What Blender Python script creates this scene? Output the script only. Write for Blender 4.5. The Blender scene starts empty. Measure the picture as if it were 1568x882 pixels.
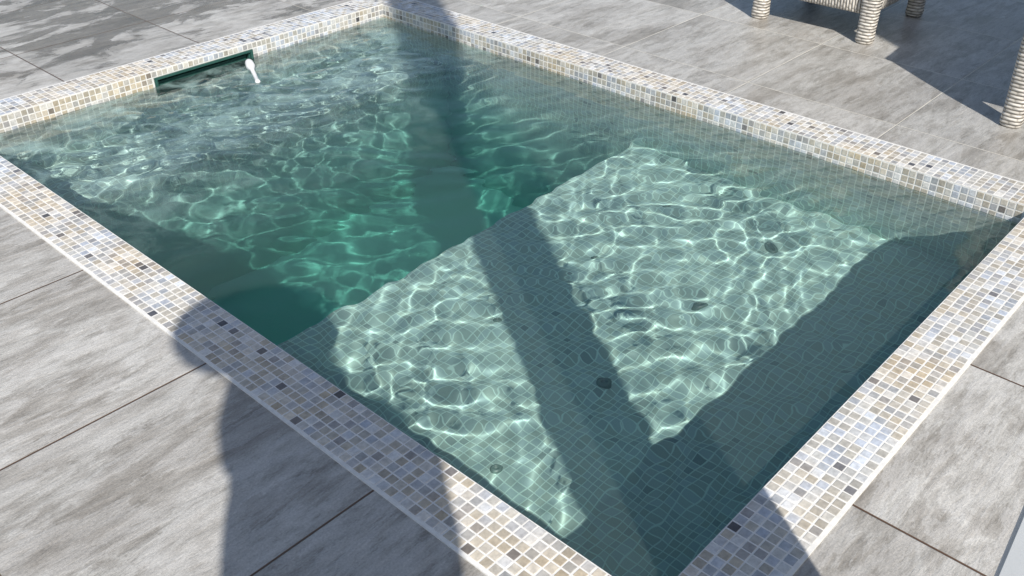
import bpy, bmesh, math, random
import numpy as np
from mathutils import Vector, Matrix
random.seed(4); rng=np.random.default_rng(7)
sc=bpy.context.scene
W,L,P=1.9475,2.969,0.02375
CW=6*P
ZW=-0.06; ZS=-0.50; ZB=-0.42; ZD=-1.50
YS=1.46; YB=2.55
D2=(0.54,0.842); EL=math.radians(43)

# ---------------- helpers
def newmat(n):
    m=bpy.data.materials.new(n); m.use_nodes=True
    nt=m.node_tree; b=nt.nodes['Principled BSDF']
    return m,nt,b
def N(nt,t,**k):
    n=nt.nodes.new(t)
    for a,v in k.items(): setattr(n,a,v)
    return n
def mth(nt,op,a,b=None,c=None):
    n=N(nt,'ShaderNodeMath',operation=op)
    for i,v in enumerate((a,b,c)):
        if v is None: continue
        if isinstance(v,(int,float)): n.inputs[i].default_value=v
        else: nt.links.new(v,n.inputs[i])
    return n.outputs[0]
def mixc(nt,f,a,b,bt='MIX'):
    n=N(nt,'ShaderNodeMix',data_type='RGBA',blend_type=bt)
    for i,v in ((0,f),(6,a),(7,b)):
        if isinstance(v,(int,float)): n.inputs[i].default_value=v
        elif isinstance(v,tuple): n.inputs[i].default_value=(*v,1) if len(v)==3 else v
        else: nt.links.new(v,n.inputs[i])
    return n.outputs[2]
def ramp(nt,f,stops,interp='LINEAR'):
    n=N(nt,'ShaderNodeValToRGB'); cr=n.color_ramp; cr.interpolation=interp
    while len(cr.elements)<len(stops): cr.elements.new(0.5)
    for e,(p,c) in zip(cr.elements,stops):
        e.position=p; e.color=(*c,1) if len(c)==3 else c
    nt.links.new(f,n.inputs[0]); return n.outputs[0]
def grey(nt,v):
    cc=N(nt,'ShaderNodeCombineXYZ'); [nt.links.new(v,cc.inputs[i]) for i in range(3)]; return cc.outputs[0]
def mrange(nt,v,a,b,c=0.0,d=1.0):
    n=N(nt,'ShaderNodeMapRange')
    for i,x in enumerate((a,b,c,d)): n.inputs[i+1].default_value=x
    nt.links.new(v,n.inputs[0]); return n.outputs[0]
def noise(nt,vec,scale,detail=6,rough=0.6,dist=0.0):
    n=N(nt,'ShaderNodeTexNoise'); n.inputs['Scale'].default_value=scale; n.inputs['Detail'].default_value=detail
    n.inputs['Roughness'].default_value=rough; n.inputs['Distortion'].default_value=dist; nt.links.new(vec,n.inputs[0]); return n.outputs[0]
def mkobj(name,verts,faces,mat=None,uvs=None,smooth=False,parent=None):
    me=bpy.data.meshes.new(name); me.from_pydata(verts,[],faces); me.update()
    if uvs:
        uv=me.uv_layers.new(name='UVMap')
        for i,u in enumerate(uvs): uv.data[i].uv=u
    if mat: me.materials.append(mat)
    if smooth: me.polygons.foreach_set('use_smooth',[True]*len(me.polygons))
    o=bpy.data.objects.new(name,me); sc.collection.objects.link(o)
    if parent: o.parent=parent
    return o
def empty(name):
    o=bpy.data.objects.new(name,None); sc.collection.objects.link(o); return o

# ---------------- materials
def mat_paver():
    m,nt,b=newmat('porcelain_paver')
    geo=N(nt,'ShaderNodeNewGeometry'); pos=geo.outputs['Position']
    sep=N(nt,'ShaderNodeSeparateXYZ'); nt.links.new(pos,sep.inputs[0])
    T=0.6
    u=mth(nt,'DIVIDE',mth(nt,'ADD',sep.outputs[0],CW),T)
    v=mth(nt,'DIVIDE',mth(nt,'ADD',sep.outputs[1],-0.565),T)
    cu=mth(nt,'FLOOR',u); cv=mth(nt,'FLOOR',v)
    def edge(a):
        f=mth(nt,'FRACT',a); return mth(nt,'MULTIPLY',mth(nt,'SUBTRACT',0.5,mth(nt,'ABSOLUTE',mth(nt,'SUBTRACT',f,0.5))),T)
    e=mth(nt,'MINIMUM',edge(u),edge(v))
    cell=N(nt,'ShaderNodeCombineXYZ'); nt.links.new(cu,cell.inputs[0]); nt.links.new(cv,cell.inputs[1])
    wn=N(nt,'ShaderNodeTexWhiteNoise',noise_dimensions='3D'); nt.links.new(cell.outputs[0],wn.inputs[0])
    off=N(nt,'ShaderNodeVectorMath',operation='MULTIPLY_ADD'); nt.links.new(wn.outputs['Color'],off.inputs[0]); off.inputs[1].default_value=(9,9,9); nt.links.new(pos,off.inputs[2])
    mp=N(nt,'ShaderNodeMapping'); mp.inputs['Scale'].default_value=(1.0,2.0,1); mp.inputs['Rotation'].default_value=(0,0,math.radians(9)); nt.links.new(off.outputs[0],mp.inputs[0])
    mp2=N(nt,'ShaderNodeMapping'); mp2.inputs['Scale'].default_value=(1.0,4.0,1); mp2.inputs['Rotation'].default_value=(0,0,math.radians(6)); nt.links.new(off.outputs[0],mp2.inputs[0])
    n1=noise(nt,mp.outputs[0],2.0,8,0.70,0.4)
    n2=noise(nt,mp2.outputs[0],9,6,0.80,0.15)
    n3=noise(nt,pos,220,1,0.6)
    n5=noise(nt,mp2.outputs[0],2.4,8,0.74,0.3)
    c=ramp(nt,n1,[(0.30,(0.24,0.22,0.195)),(0.40,(0.32,0.30,0.27)),(0.47,(0.37,0.352,0.323)),(0.51,(0.405,0.39,0.362)),(0.525,(0.475,0.463,0.435)),(0.58,(0.43,0.415,0.386)),(0.64,(0.37,0.352,0.323)),(0.75,(0.33,0.312,0.283))])
    c=mixc(nt,0.85,c,ramp(nt,n2,[(0.36,(0.62,0.605,0.58)),(0.47,(0.95,0.95,0.945)),(0.56,(1.08,1.08,1.08)),(0.62,(1.22,1.22,1.22))]),'MULTIPLY')
    c=mixc(nt,mth(nt,'MULTIPLY',ramp(nt,n5,[(0.495,(0,0,0)),(0.51,(1,1,1)),(0.56,(0.6,0.6,0.6)),(0.62,(0.1,0.1,0.1))]),0.40),c,(0.56,0.55,0.53))
    c=mixc(nt,mth(nt,'MULTIPLY',ramp(nt,n5,[(0.39,(1,1,1)),(0.43,(0.35,0.35,0.35)),(0.48,(0,0,0))]),0.38),c,(0.23,0.21,0.185))
    c=mixc(nt,0.4,c,ramp(nt,n3,[(0.3,(0.7,0.7,0.7)),(0.7,(1.25,1.25,1.25))]),'MULTIPLY')
    c=mixc(nt,1.0,c,grey(nt,mth(nt,'MULTIPLY_ADD',wn.outputs['Value'],0.20,0.92)),'MULTIPLY')
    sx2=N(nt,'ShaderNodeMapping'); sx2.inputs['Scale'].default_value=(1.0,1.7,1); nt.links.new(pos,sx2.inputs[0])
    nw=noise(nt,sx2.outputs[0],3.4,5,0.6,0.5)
    wet_dapple=mrange(nt,mth(nt,'ADD',nw,mrange(nt,sep.outputs[1],3.10,3.5,0,0.16)),0.58,0.66)
    wet_dapple=mth(nt,'MULTIPLY',wet_dapple,mrange(nt,sep.outputs[0],2.6,1.8))
    wet_dapple=mth(nt,'MULTIPLY',wet_dapple,mrange(nt,sep.outputs[1],2.8,3.2))
    c=mixc(nt,wet_dapple,c,mixc(nt,1.0,c,(0.42,0.385,0.35),'MULTIPLY'))  # wet patches, also painting in the dark between sunlit dapples
    j=mrange(nt,e,0.0018,0.0030)
    side=mrange(nt,sep.outputs[0],1.2,1.9)
    jc=mixc(nt,side,(0.11,0.065,0.04),(0.64,0.61,0.54))
    c=mixc(nt,j,jc,c)
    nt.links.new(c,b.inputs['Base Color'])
    rr=mth(nt,'MULTIPLY_ADD',n1,0.35,0.22)
    nt.links.new(mth(nt,'MULTIPLY',rr,mth(nt,'SUBTRACT',1.0,mth(nt,'MULTIPLY',wet_dapple,0.6))),b.inputs['Roughness'])
    h=mth(nt,'ADD',mth(nt,'MULTIPLY',n2,0.45),mth(nt,'ADD',mth(nt,'MULTIPLY',n5,1.0),mth(nt,'MULTIPLY',j,0.4)))
    bp=N(nt,'ShaderNodeBump'); bp.inputs['Strength'].default_value=0.85; bp.inputs['Distance'].default_value=0.006
    nt.links.new(h,bp.inputs['Height']); nt.links.new(bp.outputs[0],b.inputs['Normal'])
    return m
PAL=[(0.0,(0.50,0.465,0.395)),(0.16,(0.56,0.54,0.49)),(0.32,(0.43,0.445,0.46)),(0.44,(0.64,0.63,0.60)),(0.58,(0.46,0.43,0.37)),(0.68,(0.51,0.535,0.575)),(0.80,(0.38,0.37,0.36)),(0.87,(0.66,0.68,0.70)),(0.975,(0.22,0.21,0.205)),(0.992,(0.11,0.11,0.12))]
def mat_tile_real():
    m,nt,b=newmat('glazed_mosaic')
    a=N(nt,'ShaderNodeAttribute',attribute_name='tc')
    geo=N(nt,'ShaderNodeNewGeometry')
    n=noise(nt,geo.outputs['Position'],90,2); n2=noise(nt,geo.outputs['Position'],2.5,3)
    c=mixc(nt,1.0,a.outputs['Color'],ramp(nt,n,[(0.3,(0.8,0.8,0.8)),(0.7,(1.12,1.12,1.12))]),'MULTIPLY')
    c=mixc(nt,1.0,c,ramp(nt,n2,[(0.38,(1.03,0.93,0.79)),(0.6,(0.95,0.98,1.03))]),'MULTIPLY')
    nt.links.new(c,b.inputs['Base Color'])
    b.inputs['Roughness'].default_value=0.2
    return m
def mat_tile_uv():
    m,nt,b=newmat('submerged_mosaic')
    uv=N(nt,'ShaderNodeUVMap'); uv.uv_map='UVMap'
    fl=N(nt,'ShaderNodeVectorMath',operation='FLOOR'); nt.links.new(uv.outputs[0],fl.inputs[0])
    fr=N(nt,'ShaderNodeVectorMath',operation='FRACTION'); nt.links.new(uv.outputs[0],fr.inputs[0])
    sp=N(nt,'ShaderNodeSeparateXYZ'); nt.links.new(fr.outputs[0],sp.inputs[0])
    wn=N(nt,'ShaderNodeTexWhiteNoise',noise_dimensions='3D'); nt.links.new(fl.outputs[0],wn.inputs[0])
    def e(a): return mth(nt,'SUBTRACT',0.5,mth(nt,'ABSOLUTE',mth(nt,'SUBTRACT',a,0.5)))
    ee=mth(nt,'MINIMUM',e(sp.outputs[0]),e(sp.outputs[1]))
    g=mrange(nt,ee,0.035,0.085)
    c=ramp(nt,wn.outputs['Value'],[(p,tuple(x*0.42+0.31 for x in q)) for p,q in PAL],'CONSTANT')
    c=mixc(nt,g,(0.82,0.82,0.78),c)
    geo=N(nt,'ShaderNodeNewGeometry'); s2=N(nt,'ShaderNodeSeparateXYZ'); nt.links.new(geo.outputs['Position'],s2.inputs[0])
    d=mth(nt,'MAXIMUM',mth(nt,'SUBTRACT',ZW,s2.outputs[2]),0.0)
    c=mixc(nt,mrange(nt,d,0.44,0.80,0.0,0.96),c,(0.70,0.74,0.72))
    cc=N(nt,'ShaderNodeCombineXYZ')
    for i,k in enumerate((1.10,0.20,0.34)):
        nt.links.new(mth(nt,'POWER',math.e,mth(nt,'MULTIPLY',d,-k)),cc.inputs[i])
    c=mixc(nt,1.0,c,cc.outputs[0],'MULTIPLY')  # light lost in the water, painted into the tile colour by depth
    b.inputs['Specular IOR Level'].default_value=0.0
    nt.links.new(c,b.inputs['Base Color']); b.inputs['Roughness'].default_value=0.6
    return m
def flat(name,col,rough=0.5,nz=0.15,scale=40,bump=0.0,metal=0):
    m,nt,b=newmat(name)
    tc=N(nt,'ShaderNodeTexCoord'); n=noise(nt,tc.outputs['Object'],scale,4)
    lo=tuple(x*(1-nz) for x in col); hi=tuple(min(1,x*(1+nz)) for x in col)
    nt.links.new(ramp(nt,n,[(0.3,lo),(0.7,hi)]),b.inputs['Base Color'])
    b.inputs['Roughness'].default_value=rough; b.inputs['Metallic'].default_value=metal
    if bump:
        bp=N(nt,'ShaderNodeBump'); bp.inputs['Distance'].default_value=bump; nt.links.new(n,bp.inputs['Height']); nt.links.new(bp.outputs[0],b.inputs['Normal'])
    return m
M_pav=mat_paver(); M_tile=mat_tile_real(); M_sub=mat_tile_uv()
M_grout=flat('white_grout',(0.76,0.75,0.72),0.8,0.10,60)
M_green=flat('green_plastic',(0.03,0.095,0.08),0.35)
M_white=flat('white_plastic',(0.8,0.8,0.8),0.3,0.03)
M_fit=flat('grey_fitting',(0.12,0.20,0.18),0.4)
M_col=flat('powder_coated_column',(0.62,0.65,0.68),0.4,0.03)
M_wall=flat('painted_render',(0.62,0.60,0.56),0.85,0.06,25,0.003)
M_glass=flat('dark_window_glass',(0.03,0.035,0.04),0.08,0.05)

# ---------------- ground (sheet with pool opening)
G=60; o=CW-0.0005
xs=[-G,-o,W+o,G]; ys=[-G,-o,L+o,G]
verts=[(x,y,0) for y in ys for x in xs]; faces=[]
for j in range(3):
    for i in range(3):
        if i==1 and j==1: continue
        a=j*4+i; faces.append((a,a+1,a+5,a+4))
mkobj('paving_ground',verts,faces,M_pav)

# ---------------- pool
pool=empty('plunge_pool')
def quad(vs,us,vl,fl,ul):
    b=len(vl); vl+=vs; fl.append((b,b+1,b+2,b+3)); ul+=us
vl,fl,ul=[],[],[]
def horiz(x0,x1,y0,y1,z):
    quad([(x0,y0,z),(x1,y0,z),(x1,y1,z),(x0,y1,z)],[(x0/P,y0/P),(x1/P,y0/P),(x1/P,y1/P),(x0/P,y1/P)],vl,fl,ul)
def wallx(x,y0,y1,z0,z1,flip=False):
    c=[(x,y0,z0),(x,y1,z0),(x,y1,z1),(x,y0,z1)]; u=[(q[1]/P+200,q[2]/P) for q in c]
    if flip: c.reverse(); u.reverse()
    quad(c,u,vl,fl,ul)
def wally(y,x0,x1,z0,z1,flip=False):
    c=[(x0,y,z0),(x1,y,z0),(x1,y,z1),(x0,y,z1)]; u=[(q[0]/P+400,q[2]/P) for q in c]
    if flip: c.reverse(); u.reverse()
    quad(c,u,vl,fl,ul)
horiz(0,W,0,YS,ZS); horiz(0,W,YS,YB,ZD); horiz(0,W,YB,L,ZB)
T0=-0.004
wally(YS,0,W,ZD,ZS,True); wally(YB,0,W,ZD,ZB)
wallx(0,0,YS,ZS,T0); wallx(0,YS,YB,ZD,T0); wallx(0,YB,L,ZB,T0)
wallx(W,0,YS,ZS,T0,True); wallx(W,YS,YB,ZD,T0,True); wallx(W,YB,L,ZB,T0,True)
wally(0,0,W,ZS,T0,True)
SX0,SX1,SZ0,SZ1=0.755,1.197,-0.16,-0.030
wally(L,0,SX0,ZB,T0); wally(L,SX1,W,ZB,T0); wally(L,SX0,SX1,ZB,SZ0); wally(L,SX0,SX1,SZ1,T0)
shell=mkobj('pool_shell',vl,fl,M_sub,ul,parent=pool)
bm=bmesh.new()
def box(bm,x0,x1,y0,y1,z0,z1):
    r=bmesh.ops.create_cube(bm,size=1); 
    for v in r['verts']:
        v.co=Vector(((x0+x1)/2+v.co.x*(x1-x0),(y0+y1)/2+v.co.y*(y1-y0),(z0+z1)/2+v.co.z*(z1-z0)))
    return r['verts']
def bmobj(bm,name,mat,parent=None,smooth=False):
    me=bpy.data.meshes.new(name); bm.to_mesh(me); bm.free(); me.materials.append(mat)
    if smooth: me.polygons.foreach_set('use_smooth',[True]*len(me.polygons))
    o=bpy.data.objects.new(name,me); sc.collection.objects.link(o)
    if parent: o.parent=parent
    return o
e=CW+0.007
ZC=0.003
for (x0,x1,y0,y1) in [(-e,W+e,-e,-0.001),(-e,W+e,L+0.001,L+e),(-e,-0.001,-0.001,L+0.001),(W+0.001,W+e,-0.001,L+0.001)]:
    box(bm,x0,x1,y0,y1,-0.02,ZC)
bmobj(bm,'coping_grout',M_grout,pool)
bm=bmesh.new(); g=0.0006; zb=-0.095
box(bm,0.0,W,-0.0009,g,zb,ZC); box(bm,-0.0009,g,g,L-g,zb,ZC); box(bm,W-g,W+0.0009,g,L-g,zb,ZC)
box(bm,0.0,SX0-0.013,L-g,L+0.0009,zb,ZC); box(bm,SX1+0.013,W,L-g,L+0.0009,zb,ZC); box(bm,SX0-0.013,SX1+0.013,L-g,L+0.0009,SZ1+0.006,ZC)
wg=bmobj(bm,'waterline_grout',M_grout,pool)
TV,TF,TC=[],[],[]
def palcol():
    r=random.random(); c=PAL[0][1]
    for p,q in PAL:
        if r>=p: c=q
    k=random.uniform(0.88,1.12); return tuple(x*k for x in c)
def tile(org,ax,ay,n,s=P,gap=0.0040,h=0.0011):
    c=Vector(org); ax=Vector(ax); ay=Vector(ay); n=Vector(n)
    a=s/2-gap/2; jx=random.gauss(0,0.0003); jy=random.gauss(0,0.0003)
    tx=random.gauss(0,0.010); ty=random.gauss(0,0.010)
    b=len(TV)
    def p(u,v,w): return tuple(c+ax*(u+jx)+ay*(v+jy)+n*(w+tx*u+ty*v))
    for u,v in ((-a,-a),(a,-a),(a,a),(-a,a)): TV.append(p(u,v,-0.002))
    for u,v in ((-a,-a),(a,-a),(a,a),(-a,a)): TV.append(p(u,v,h*0.5))
    i=a-0.0008
    for u,v in ((-i,-i),(i,-i),(i,i),(-i,i)): TV.append(p(u,v,h))
    col=palcol()
    fs=[(8,9,10,11)]
    for k in range(4):
        l=(k+1)%4; fs.append((k,l,4+l,4+k)); fs.append((4+k,4+l,8+l,8+k))
    for f in fs: TF.append(tuple(b+x for x in f)); TC.append(col)
nx,ny=82,125
for i in range(-6,nx+6):
    for j in range(-6,ny+6):
        if 0<=i<nx and 0<=j<ny: continue
        tile(((i+.5)*P,(j+.5)*P,ZC),(1,0,0),(0,1,0),(0,0,1))
for r in range(4):
    z=0.001-(r+.5)*P
    for i in range(nx):
        x=(i+.5)*P
        tile((x,0.0,z),(-1,0,0),(0,0,1),(0,1,0),h=0.0017)
        if not (SX0-P*.6<x<SX1+P*.6) or r==0: tile((x,L,z),(1,0,0),(0,0,1),(0,-1,0),h=0.0017)
    for j in range(ny):
        y=(j+.5)*P
        tile((0,y,z),(0,1,0),(0,0,1),(1,0,0),h=0.0017)
        tile((W,y,z),(0,-1,0),(0,0,1),(-1,0,0),h=0.0017)
to=mkobj('mosaic_tiles',TV,TF,M_tile,parent=pool)
att=to.data.attributes.new('tc','FLOAT_COLOR','FACE')
arr=np.ones((len(TF),4),dtype=np.float32); arr[:,:3]=np.array(TC); att.data.foreach_set('color',arr.ravel())

# skimmer
bm=bmesh.new()
x0,x1,z0,z1=SX0,SX1,SZ0,SZ1; t=0.006; dp=0.14
box(bm,x0,x1,L+0.002,L+dp,z1-t,z1-0.0005); box(bm,x0,x1,L+0.002,L+dp,z0+0.0005,z0+t)
box(bm,x0+0.0005,x0+t,L+0.002,L+dp,z0+t,z1-t); box(bm,x1-t,x1-0.0005,L+0.002,L+dp,z0+t,z1-t)
box(bm,x0,x1,L+dp,L+dp+t,z0,z1)
f=0.012
box(bm,x0-f,x1+f,L-0.006,L+0.0015,z1-0.006,z1+0.004); box(bm,x0-f,x1+f,L-0.006,L+0.0015,z0-f,z0)
box(bm,x0-f,x0,L-0.006,L+0.0015,z0,z1-0.006); box(bm,x1,x1+f,L-0.006,L+0.0015,z0,z1-0.006)
box(bm,x0+0.01,x1-0.01,L+0.02,L+0.026,-0.15,-0.052)
bmobj(bm,'skimmer_weir',M_green,pool)

def ring_fit(name,x,y,z,r,mat):
    bm=bmesh.new()
    prof=[(0.0,0.004),(r*0.35,0.004),(r*0.4,0.009),(r*0.75,0.010),(r,0.004),(r*1.02,-0.002)]
    seg=24; rings=[]
    for pr,pz in prof:
        rings.append([bm.verts.new((x+max(pr,1e-4)*math.cos(2*math.pi*k/seg),y+max(pr,1e-4)*math.sin(2*math.pi*k/seg),z+pz)) for k in range(seg)])
    for a,b_ in zip(rings,rings[1:]):
        for k in range(seg): bm.faces.new((a[k],b_[k],b_[(k+1)%seg],a[(k+1)%seg]))
    bm.faces.new(rings[0][::-1])
    bmesh.ops.recalc_face_normals(bm,faces=bm.faces)
    return bmobj(bm,name,mat,pool,True)
k=0; fits=[]
for x,y,r in [(0.30,0.66,.018),(0.74,0.66,.022),(1.21,0.66,.022),(1.65,0.66,.022),(0.75,1.08,.014),(1.21,1.08,.014),(1.63,1.08,.014)]:
    k+=1; fits.append(ring_fit('air_jet_%d'%k,x,y,ZS,r,M_fit))
fits.append(ring_fit('floor_return',0.20,0.14,ZS,0.028,M_fit))

# ---------------- water
sx,sy=400,610
X=np.linspace(0.0022,W-0.0022,sx); Y=np.linspace(0.0022,L-0.0022,sy)
XX,YY=np.meshgrid(X,Y)
wx=XX+0.02*np.sin(YY*7+1)+0.015*np.sin(XX*11+YY*5); wy=YY+0.02*np.sin(XX*6+2)+0.015*np.sin(YY*9-XX*7)
def waves(lmin,lmax,n,power,curv,seed,bias=None,spread=math.pi):
    r=np.random.default_rng(seed); H=np.zeros_like(XX); c2=0
    for _ in range(n):
        lam=lmin*(lmax/lmin)**r.random(); kk=2*np.pi/lam
        th=r.random()*2*np.pi if bias is None else bias+r.normal()*spread
        a=lam**power; c2+=(a*kk*kk)**2/2
        H+=a*np.cos(kk*(wx*np.cos(th)+wy*np.sin(th))+r.random()*2*np.pi)
    return H*(curv/math.sqrt(c2))
Hs=waves(0.036,0.14,90,2.0,2.5,3)
Hl=waves(0.3,0.8,14,2.0,0.12,5)
Hj=waves(0.035,0.12,50,2.0,6.5,9,bias=math.radians(235),spread=0.7)
Hm=waves(0.05,0.18,50,2.1,1.6,21,bias=math.radians(222),spread=0.4)
amp=0.9+0.45*np.clip((YY-2.0)/0.7,0,1)
mid=np.exp(-(((YY-1.68)/0.46)**4))*(0.75+0.25*np.clip((1.5-XX)/0.6,0,1))
jet=np.exp(-(((XX-0.9)/0.9)**2+((YY-2.60)/0.45)**2))
Z=ZW+Hs*amp*(1-0.75*mid)+Hl+Hj*(0.03+0.95*jet)+Hm*mid*0.9
co=np.stack([XX,YY,Z],-1).reshape(-1,3)
idx=np.arange(sx*sy).reshape(sy,sx)
q=np.stack([idx[:-1,:-1],idx[:-1,1:],idx[1:,1:],idx[1:,:-1]],-1).reshape(-1,4)
me=bpy.data.meshes.new('pool_water'); me.vertices.add(len(co)); me.vertices.foreach_set('co',co.astype(np.float32).ravel())
me.loops.add(q.size); me.loops.foreach_set('vertex_index',q.astype(np.int32).ravel())
me.polygons.add(len(q)); me.polygons.foreach_set('loop_start',np.arange(0,q.size,4,dtype=np.int32)); me.polygons.foreach_set('loop_total',np.full(len(q),4,dtype=np.int32))
me.update(calc_edges=True); me.polygons.foreach_set('use_smooth',[True]*len(q))
mw=bpy.data.materials.new('water'); mw.use_nodes=True; nt=mw.node_tree; nt.nodes.clear()
out=N(nt,'ShaderNodeOutputMaterial'); gl=N(nt,'ShaderNodeBsdfGlass'); gl.inputs['Roughness'].default_value=0.0; gl.inputs['IOR'].default_value=1.333; gl.inputs['Color'].default_value=(0.98,1,0.99,1)
df=N(nt,'ShaderNodeBsdfDiffuse'); df.inputs['Color'].default_value=(0.60,0.85,0.80,1)
mx=N(nt,'ShaderNodeMixShader')
geo=N(nt,'ShaderNodeNewGeometry'); sp=N(nt,'ShaderNodeSeparateXYZ'); nt.links.new(geo.outputs['Position'],sp.inputs[0])
# entrained micro-bubbles, denser in broken patches towards the skimmer end
fn=noise(nt,geo.outputs['Position'],5.0,6,0.68,0.8)
fp=mrange(nt,fn,0.46,0.66); fy=mrange(nt,sp.outputs[1],1.6,2.6)
nt.links.new(mth(nt,'MULTIPLY_ADD',mth(nt,'MULTIPLY',fp,fy),0.26,0.030),mx.inputs[0])
nt.links.new(gl.outputs[0],mx.inputs[1]); nt.links.new(df.outputs[0],mx.inputs[2]); nt.links.new(mx.outputs[0],out.inputs[0])
me.materials.append(mw)
wo=bpy.data.objects.new('pool_water',me); sc.collection.objects.link(wo)
wo.cycles.is_caustics_caster=True
for ob in [shell,to,wg]+fits: ob.cycles.is_caustics_receiver=True

# ---------------- thermometer
def lathe(name,prof,mat,parent=None,seg=20):
    bm=bmesh.new(); rings=[]
    for r,z in prof: rings.append([bm.verts.new((max(r,1e-4)*math.cos(2*math.pi*k/seg),max(r,1e-4)*math.sin(2*math.pi*k/seg),z)) for k in range(seg)])
    for a,b_ in zip(rings,rings[1:]):
        for k in range(seg): bm.faces.new((a[k],a[(k+1)%seg],b_[(k+1)%seg],b_[k]))
    bm.faces.new(rings[0][::-1]); bm.faces.new(rings[-1])
    return bmobj(bm,name,mat,parent,True)
th=empty('floating_pool_thermometer')
lathe('float_body',[(0.004,0),(0.014,0.006),(0.018,0.02),(0.019,0.06),(0.013,0.075),(0.009,0.09),(0.008,0.19),(0.011,0.2),(0.011,0.215),(0.004,0.222)],M_white,th)
th.location=(1.14,2.90,-0.045); dv=Vector((1.04-1.14,2.68-2.90,-0.022)).normalized(); th.rotation_mode='QUATERNION'; th.rotation_quaternion=dv.to_track_quat('Z','Y')

# ---------------- column
bm=bmesh.new(); a0,b0=-0.240,-0.672; cs=0.19
box(bm,a0,a0+cs,b0,b0+cs,0.02,4.6)
bmesh.ops.bevel(bm,geom=bm.edges[:],offset=0.004,segments=2,affect='EDGES')
box(bm,a0-0.02,a0+cs+0.02,b0-0.02,b0+cs+0.02,0.001,0.02)
bmobj(bm,'pergola_column',M_col)

# ---------------- unseen house right of the terrace, added to shade the far right corner
hs=empty('unseen_shade_house')
hx,hy=1.46,-1.55
bm=bmesh.new()
box(bm,hx,9.0,hy-5.0,hy,0.001,4.6)
bmobj(bm,'shade_walls',M_wall,hs)
bm=bmesh.new(); box(bm,hx-0.05,9.05,hy-5.05,hy+0.05,4.602,4.75); bmobj(bm,'parapet',M_col,hs)
for i in range(3):
    wx0=hx+0.9+i*2.2
    bm=bmesh.new(); box(bm,wx0,wx0+1.3,hy+0.003,hy+0.02,0.1,2.2); bmobj(bm,'window_glass_%d'%i,M_glass,hs)
    bm=bmesh.new()
    box(bm,wx0-0.06,wx0-0.001,hy+0.003,hy+0.05,0.05,2.26); box(bm,wx0+1.301,wx0+1.36,hy+0.003,hy+0.05,0.05,2.26)
    box(bm,wx0-0.001,wx0+1.301,hy+0.003,hy+0.05,2.201,2.26); box(bm,wx0-0.001,wx0+1.301,hy+0.003,hy+0.05,0.05,0.099)
    bmobj(bm,'window_frame_%d'%i,M_col,hs)

# ---------------- wicker chairs
def mat_wicker():
    m,nt,b=newmat('wicker')
    uv=N(nt,'ShaderNodeUVMap'); uv.uv_map='UVMap'
    sp=N(nt,'ShaderNodeSeparateXYZ'); nt.links.new(uv.outputs[0],sp.inputs[0])
    row=mth(nt,'FLOOR',sp.outputs[1])
    fy=mth(nt,'FRACT',sp.outputs[1])
    hy=mth(nt,'SINE',mth(nt,'MULTIPLY',fy,math.pi))
    hx=mth(nt,'ABSOLUTE',mth(nt,'SINE',mth(nt,'ADD',mth(nt,'MULTIPLY',sp.outputs[0],math.pi/2),mth(nt,'MULTIPLY',row,math.pi/2))))
    h=mth(nt,'MULTIPLY',hy,mth(nt,'MULTIPLY_ADD',hx,0.75,0.25))
    wn=N(nt,'ShaderNodeTexWhiteNoise',noise_dimensions='1D'); nt.links.new(row,wn.inputs['W'])
    c=ramp(nt,h,[(0.0,(0.10,0.09,0.07)),(0.30,(0.52,0.48,0.42)),(1.0,(0.78,0.74,0.67))])
    c=mixc(nt,1.0,c,grey(nt,mth(nt,'MULTIPLY_ADD',wn.outputs['Value'],0.3,0.82)),'MULTIPLY')
    nt.links.new(c,b.inputs['Base Color']); b.inputs['Roughness'].default_value=0.5
    bp=N(nt,'ShaderNodeBump'); bp.inputs['Distance'].default_value=0.005; nt.links.new(h,bp.inputs['Height']); nt.links.new(bp.outputs[0],b.inputs['Normal'])
    return m
M_wick=mat_wicker(); M_cush=flat('green_cushion',(0.05,0.10,0.075),0.9,0.2,30,0.001)
def sweep(name,pts,rad,parent,seg=14,su=5,sv=75):
    vs,fs,us=[],[],[]; n=len(pts); length=0; ls=[0]
    for i in range(1,n): length+=(Vector(pts[i])-Vector(pts[i-1])).length; ls.append(length)
    for i in range(n):
        p=Vector(pts[i]); tg=(Vector(pts[min(n-1,i+1)])-Vector(pts[max(0,i-1)])).normalized()
        ref=Vector((0,0,1)) if abs(tg.z)<0.8 else Vector((1,0,0))
        a=tg.cross(ref).normalized(); b=tg.cross(a).normalized()
        rx,ry=rad[i] if isinstance(rad[i],tuple) else (rad[i],rad[i])
        for k in range(seg):
            th=2*math.pi*k/seg; c,s=math.cos(th),math.sin(th)
            c=math.copysign(abs(c)**0.7,c); s=math.copysign(abs(s)**0.7,s)
            vs.append(tuple(p+a*rx*c+b*ry*s))
    for i in range(n-1):
        for k in range(seg):
            l=(k+1)%seg; fs.append((i*seg+k,i*seg+l,(i+1)*seg+l,(i+1)*seg+k))
            us+=[(k/seg*su*2,ls[i]*sv),((k+1)/seg*su*2,ls[i]*sv),((k+1)/seg*su*2,ls[i+1]*sv),(k/seg*su*2,ls[i+1]*sv)]
    for base,rev in ((0,True),((n-1)*seg,False)):
        f=[base+k for k in range(seg)]; 
        if rev: f.reverse()
        fs.append(tuple(f)); us+=[(0,0)]*seg
    return mkobj(name,vs,fs,M_wick,us,True,parent)
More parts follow.
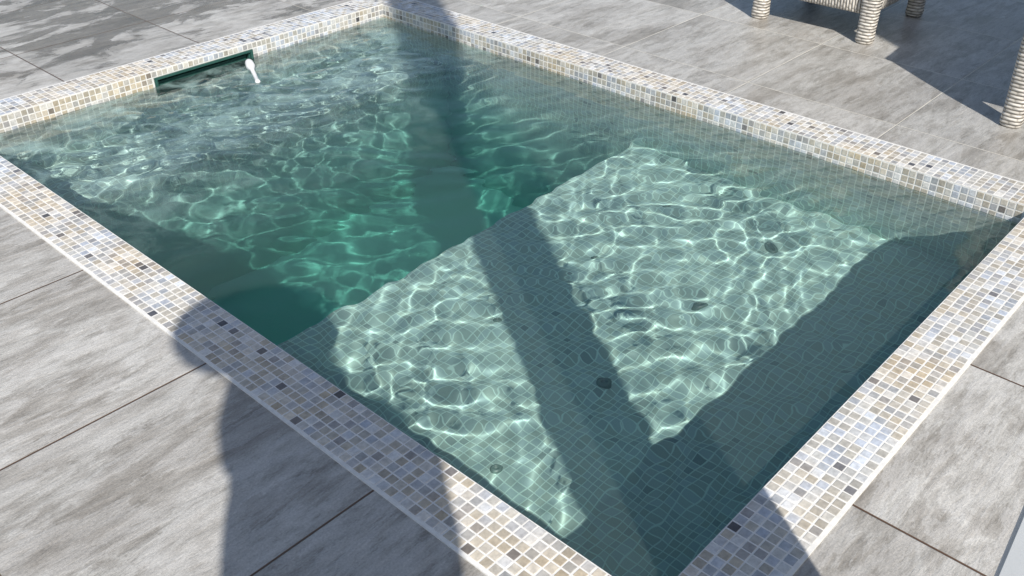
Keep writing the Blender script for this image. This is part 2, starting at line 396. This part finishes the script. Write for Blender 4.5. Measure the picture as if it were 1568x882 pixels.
def chair(name,x,y,rot,w=0.58,d=0.58,zl=0.13):
    e=empty(name); r=0.036
    for i,(lx,ly) in enumerate([(r,r),(w-r,r),(r,d-r),(w-r,d-r)]):
        top=0.64 if ly<0.1 else 0.66
        zs=[0.0,0.008,0.02,0.05,0.12,0.25,0.40,top]
        rs=[0.030,0.036,0.038,0.036,0.037,0.042,0.042,0.036]
        sweep('leg_%d'%(i+1),[(lx,ly,z) for z in zs],rs,e)
    def panel(nm,p0,p1,z0,z1,th=0.016):
        p0=Vector((*p0,0));p1=Vector((*p1,0)); zc=(z0+z1)/2
        return sweep(nm,[tuple(p0+(p1-p0)*t+Vector((0,0,zc))) for t in (0,.25,.5,.75,1)],[(th,(z1-z0)/2)]*5,e,seg=20,su=12)
    panel('apron_front',(r,r),(w-r,r),zl,0.42); panel('apron_back',(r,d-r),(w-r,d-r),zl,0.42)
    panel('apron_side_1',(r,r),(r,d-r),zl,0.42); panel('apron_side_2',(w-r,r),(w-r,d-r),zl,0.42)
    panel('arm_panel_1',(r,r),(r,d-r),0.42,0.62); panel('arm_panel_2',(w-r,r),(w-r,d-r),0.42,0.62)
    sweep('arm_1',[(r,r-0.03,0.63),(r,0.15,0.645),(r,d-0.1,0.65),(r,d,0.66)],[(0.045,0.02)]*4,e)
    sweep('arm_2',[(w-r,r-0.03,0.63),(w-r,0.15,0.645),(w-r,d-0.1,0.65),(w-r,d,0.66)],[(0.045,0.02)]*4,e)
    sweep('backrest',[(w/2,d-0.03,0.40),(w/2,d,0.55),(w/2,d+0.05,0.75),(w/2,d+0.09,0.88),(w/2,d+0.095,0.9)],[(w/2-0.01,0.02)]*4+[(w/2-0.04,0.012)],e,seg=20,su=20)
    bm=bmesh.new(); box(bm,0.05,w-0.05,0.02,d-0.06,0.40,0.47)
    bmesh.ops.bevel(bm,geom=bm.edges[:],offset=0.025,segments=3,affect='EDGES'); bmobj(bm,'seat_cushion',M_cush,e,True)
    e.location=(x,y,0); e.rotation_euler=(0,0,rot)
    return e
chair('wicker_armchair',2.965,1.585,math.radians(-90),zl=0.115)
chair('wicker_armchair.001',2.495,0.305,math.radians(-90),w=0.6,zl=0.27)

# ---------------- photographer (stands behind the camera; dress and hair added to fill out the shadow)
ph=empty('photographer')
def cpos(c,t,z): return (c*0.842+t*0.54, -c*0.54+t*0.842, z)
def skinned(name,vs,ed,mat,sub=2):
    me=bpy.data.meshes.new(name)
    me.from_pydata([cpos(*v[:3]) for v in vs],ed,[]); me.materials.append(mat)
    o=bpy.data.objects.new(name,me); sc.collection.objects.link(o); o.parent=ph
    m=o.modifiers.new('s','SKIN')
    for i,v in enumerate(vs): me.skin_vertices[0].data[i].radius=(v[3],v[4] if len(v)>4 else v[3])
    me.skin_vertices[0].data[0].use_root=True
    s=o.modifiers.new('d','SUBSURF'); s.levels=sub; s.render_levels=sub
    m.use_smooth_shade=True
    return o
c0=-0.50; t0=-1.16; S=1.13
def V(c,t,z,r,r2=None): return (c0+c,t0+t,z*S,r,r2 if r2 else r)
V_=[V(0,0,0.95,.155,.12),V(0,0,1.12,.13,.10),V(0,0,1.32,.155,.11),V(0,0.01,1.42,.09,.075),V(-.02,.02,1.50,.055),
 V(-.15,0,1.40,.065),V(-.19,.0,1.10,.048),V(-.09,.10,1.17,.032),V(-.06,.12,1.19,.026),
 V(.15,0,1.40,.065),V(.17,.0,1.10,.048),V(.08,.10,1.17,.032),V(.05,.12,1.19,.026),
 V(-.095,0,.86,.09),V(-.10,.0,.48,.06),V(-.10,-.02,.09,.042),V(-.11,.14,.035,.035),
 V(.095,0,.86,.09),V(.10,.0,.48,.06),V(.10,-.02,.09,.042),V(.11,.14,.035,.035)]
E_=[(0,1),(1,2),(2,3),(3,4),(2,5),(5,6),(6,7),(7,8),(2,9),(9,10),(10,11),(11,12),(0,13),(13,14),(14,15),(15,16),(0,17),(17,18),(18,19),(19,20)]
M_cloth=flat('dark_clothes',(0.08,0.09,0.12),0.9); M_skin=flat('skin',(0.45,0.30,0.22),0.5); M_straw=flat('straw',(0.5,0.42,0.28),0.9); M_hair=flat('brown_hair',(0.08,0.05,0.03),0.6)
skinned('body',V_,E_,M_cloth)
skinned('head',[V(-.03,.03,1.54,.06),V(-.05,.04,1.62,.078,.09),V(-.06,.03,1.70,.07,.08)],[(0,1),(1,2)],M_skin)
coat=lathe('shadow_dress',[(0.19,0.0),(0.205,0.02),(0.20,0.35),(0.185,0.62),(0.18,0.80),(0.20,1.0),(0.215,1.25),(0.20,1.38),(0.14,1.44),(0.08,1.45)],M_cloth,ph,32)
coat.location=cpos(c0+0.005,t0-0.02,0.30); coat.scale=(1,0.55,1); coat.rotation_euler=(0,0,math.atan2(-0.54,0.842))
hair=lathe('shadow_hair',[(0.12,0.0),(0.16,0.05),(0.165,0.15),(0.14,0.28),(0.10,0.36),(0.02,0.39)],M_hair,ph,24)
hair.location=cpos(c0-.075,t0-.02,1.60); hair.scale=(1,0.8,1)
hat=lathe('sun_hat',[(0.21,0.0),(0.10,0.012),(0.092,0.05),(0.08,0.10),(0.05,0.115),(0.0,0.118)],M_straw,ph)
hat.location=cpos(c0-.13,t0+.10,1.72*S)

# ---------------- light
sun=bpy.data.lights.new('sun','SUN'); sun.energy=5.0; sun.angle=math.radians(0.6); sun.color=(1.0,0.955,0.89)
so=bpy.data.objects.new('sun',sun); sc.collection.objects.link(so)
dirv=Vector((D2[0]*math.cos(EL),D2[1]*math.cos(EL),-math.sin(EL)))
so.rotation_euler=dirv.to_track_quat('-Z','Y').to_euler(); so.location=(-3,-5,5)
sun.cycles.is_caustics_light=True
w=bpy.data.worlds.new('World'); sc.world=w; w.use_nodes=True; nt=w.node_tree
sky=nt.nodes.new('ShaderNodeTexSky'); sky.sky_type='NISHITA'; sky.sun_disc=False
sky.sun_elevation=EL; sky.sun_rotation=math.atan2(-D2[0],-D2[1])
nt.links.new(sky.outputs[0],nt.nodes['Background'].inputs[0]); nt.nodes['Background'].inputs[1].default_value=0.11

# ---------------- camera
cam=bpy.data.cameras.new('camera'); cam.sensor_width=36; cam.lens=36*1454/1568; cam.clip_start=0.02; cam.clip_end=500
co_=bpy.data.objects.new('camera',cam); sc.collection.objects.link(co_)
co_.location=(-0.954,-0.55,1.372); co_.rotation_euler=(math.radians(90-33.5),0,math.radians(-47.3))
sc.camera=co_
sc.view_settings.view_transform='Standard'; sc.view_settings.look='None'; sc.view_settings.exposure=0
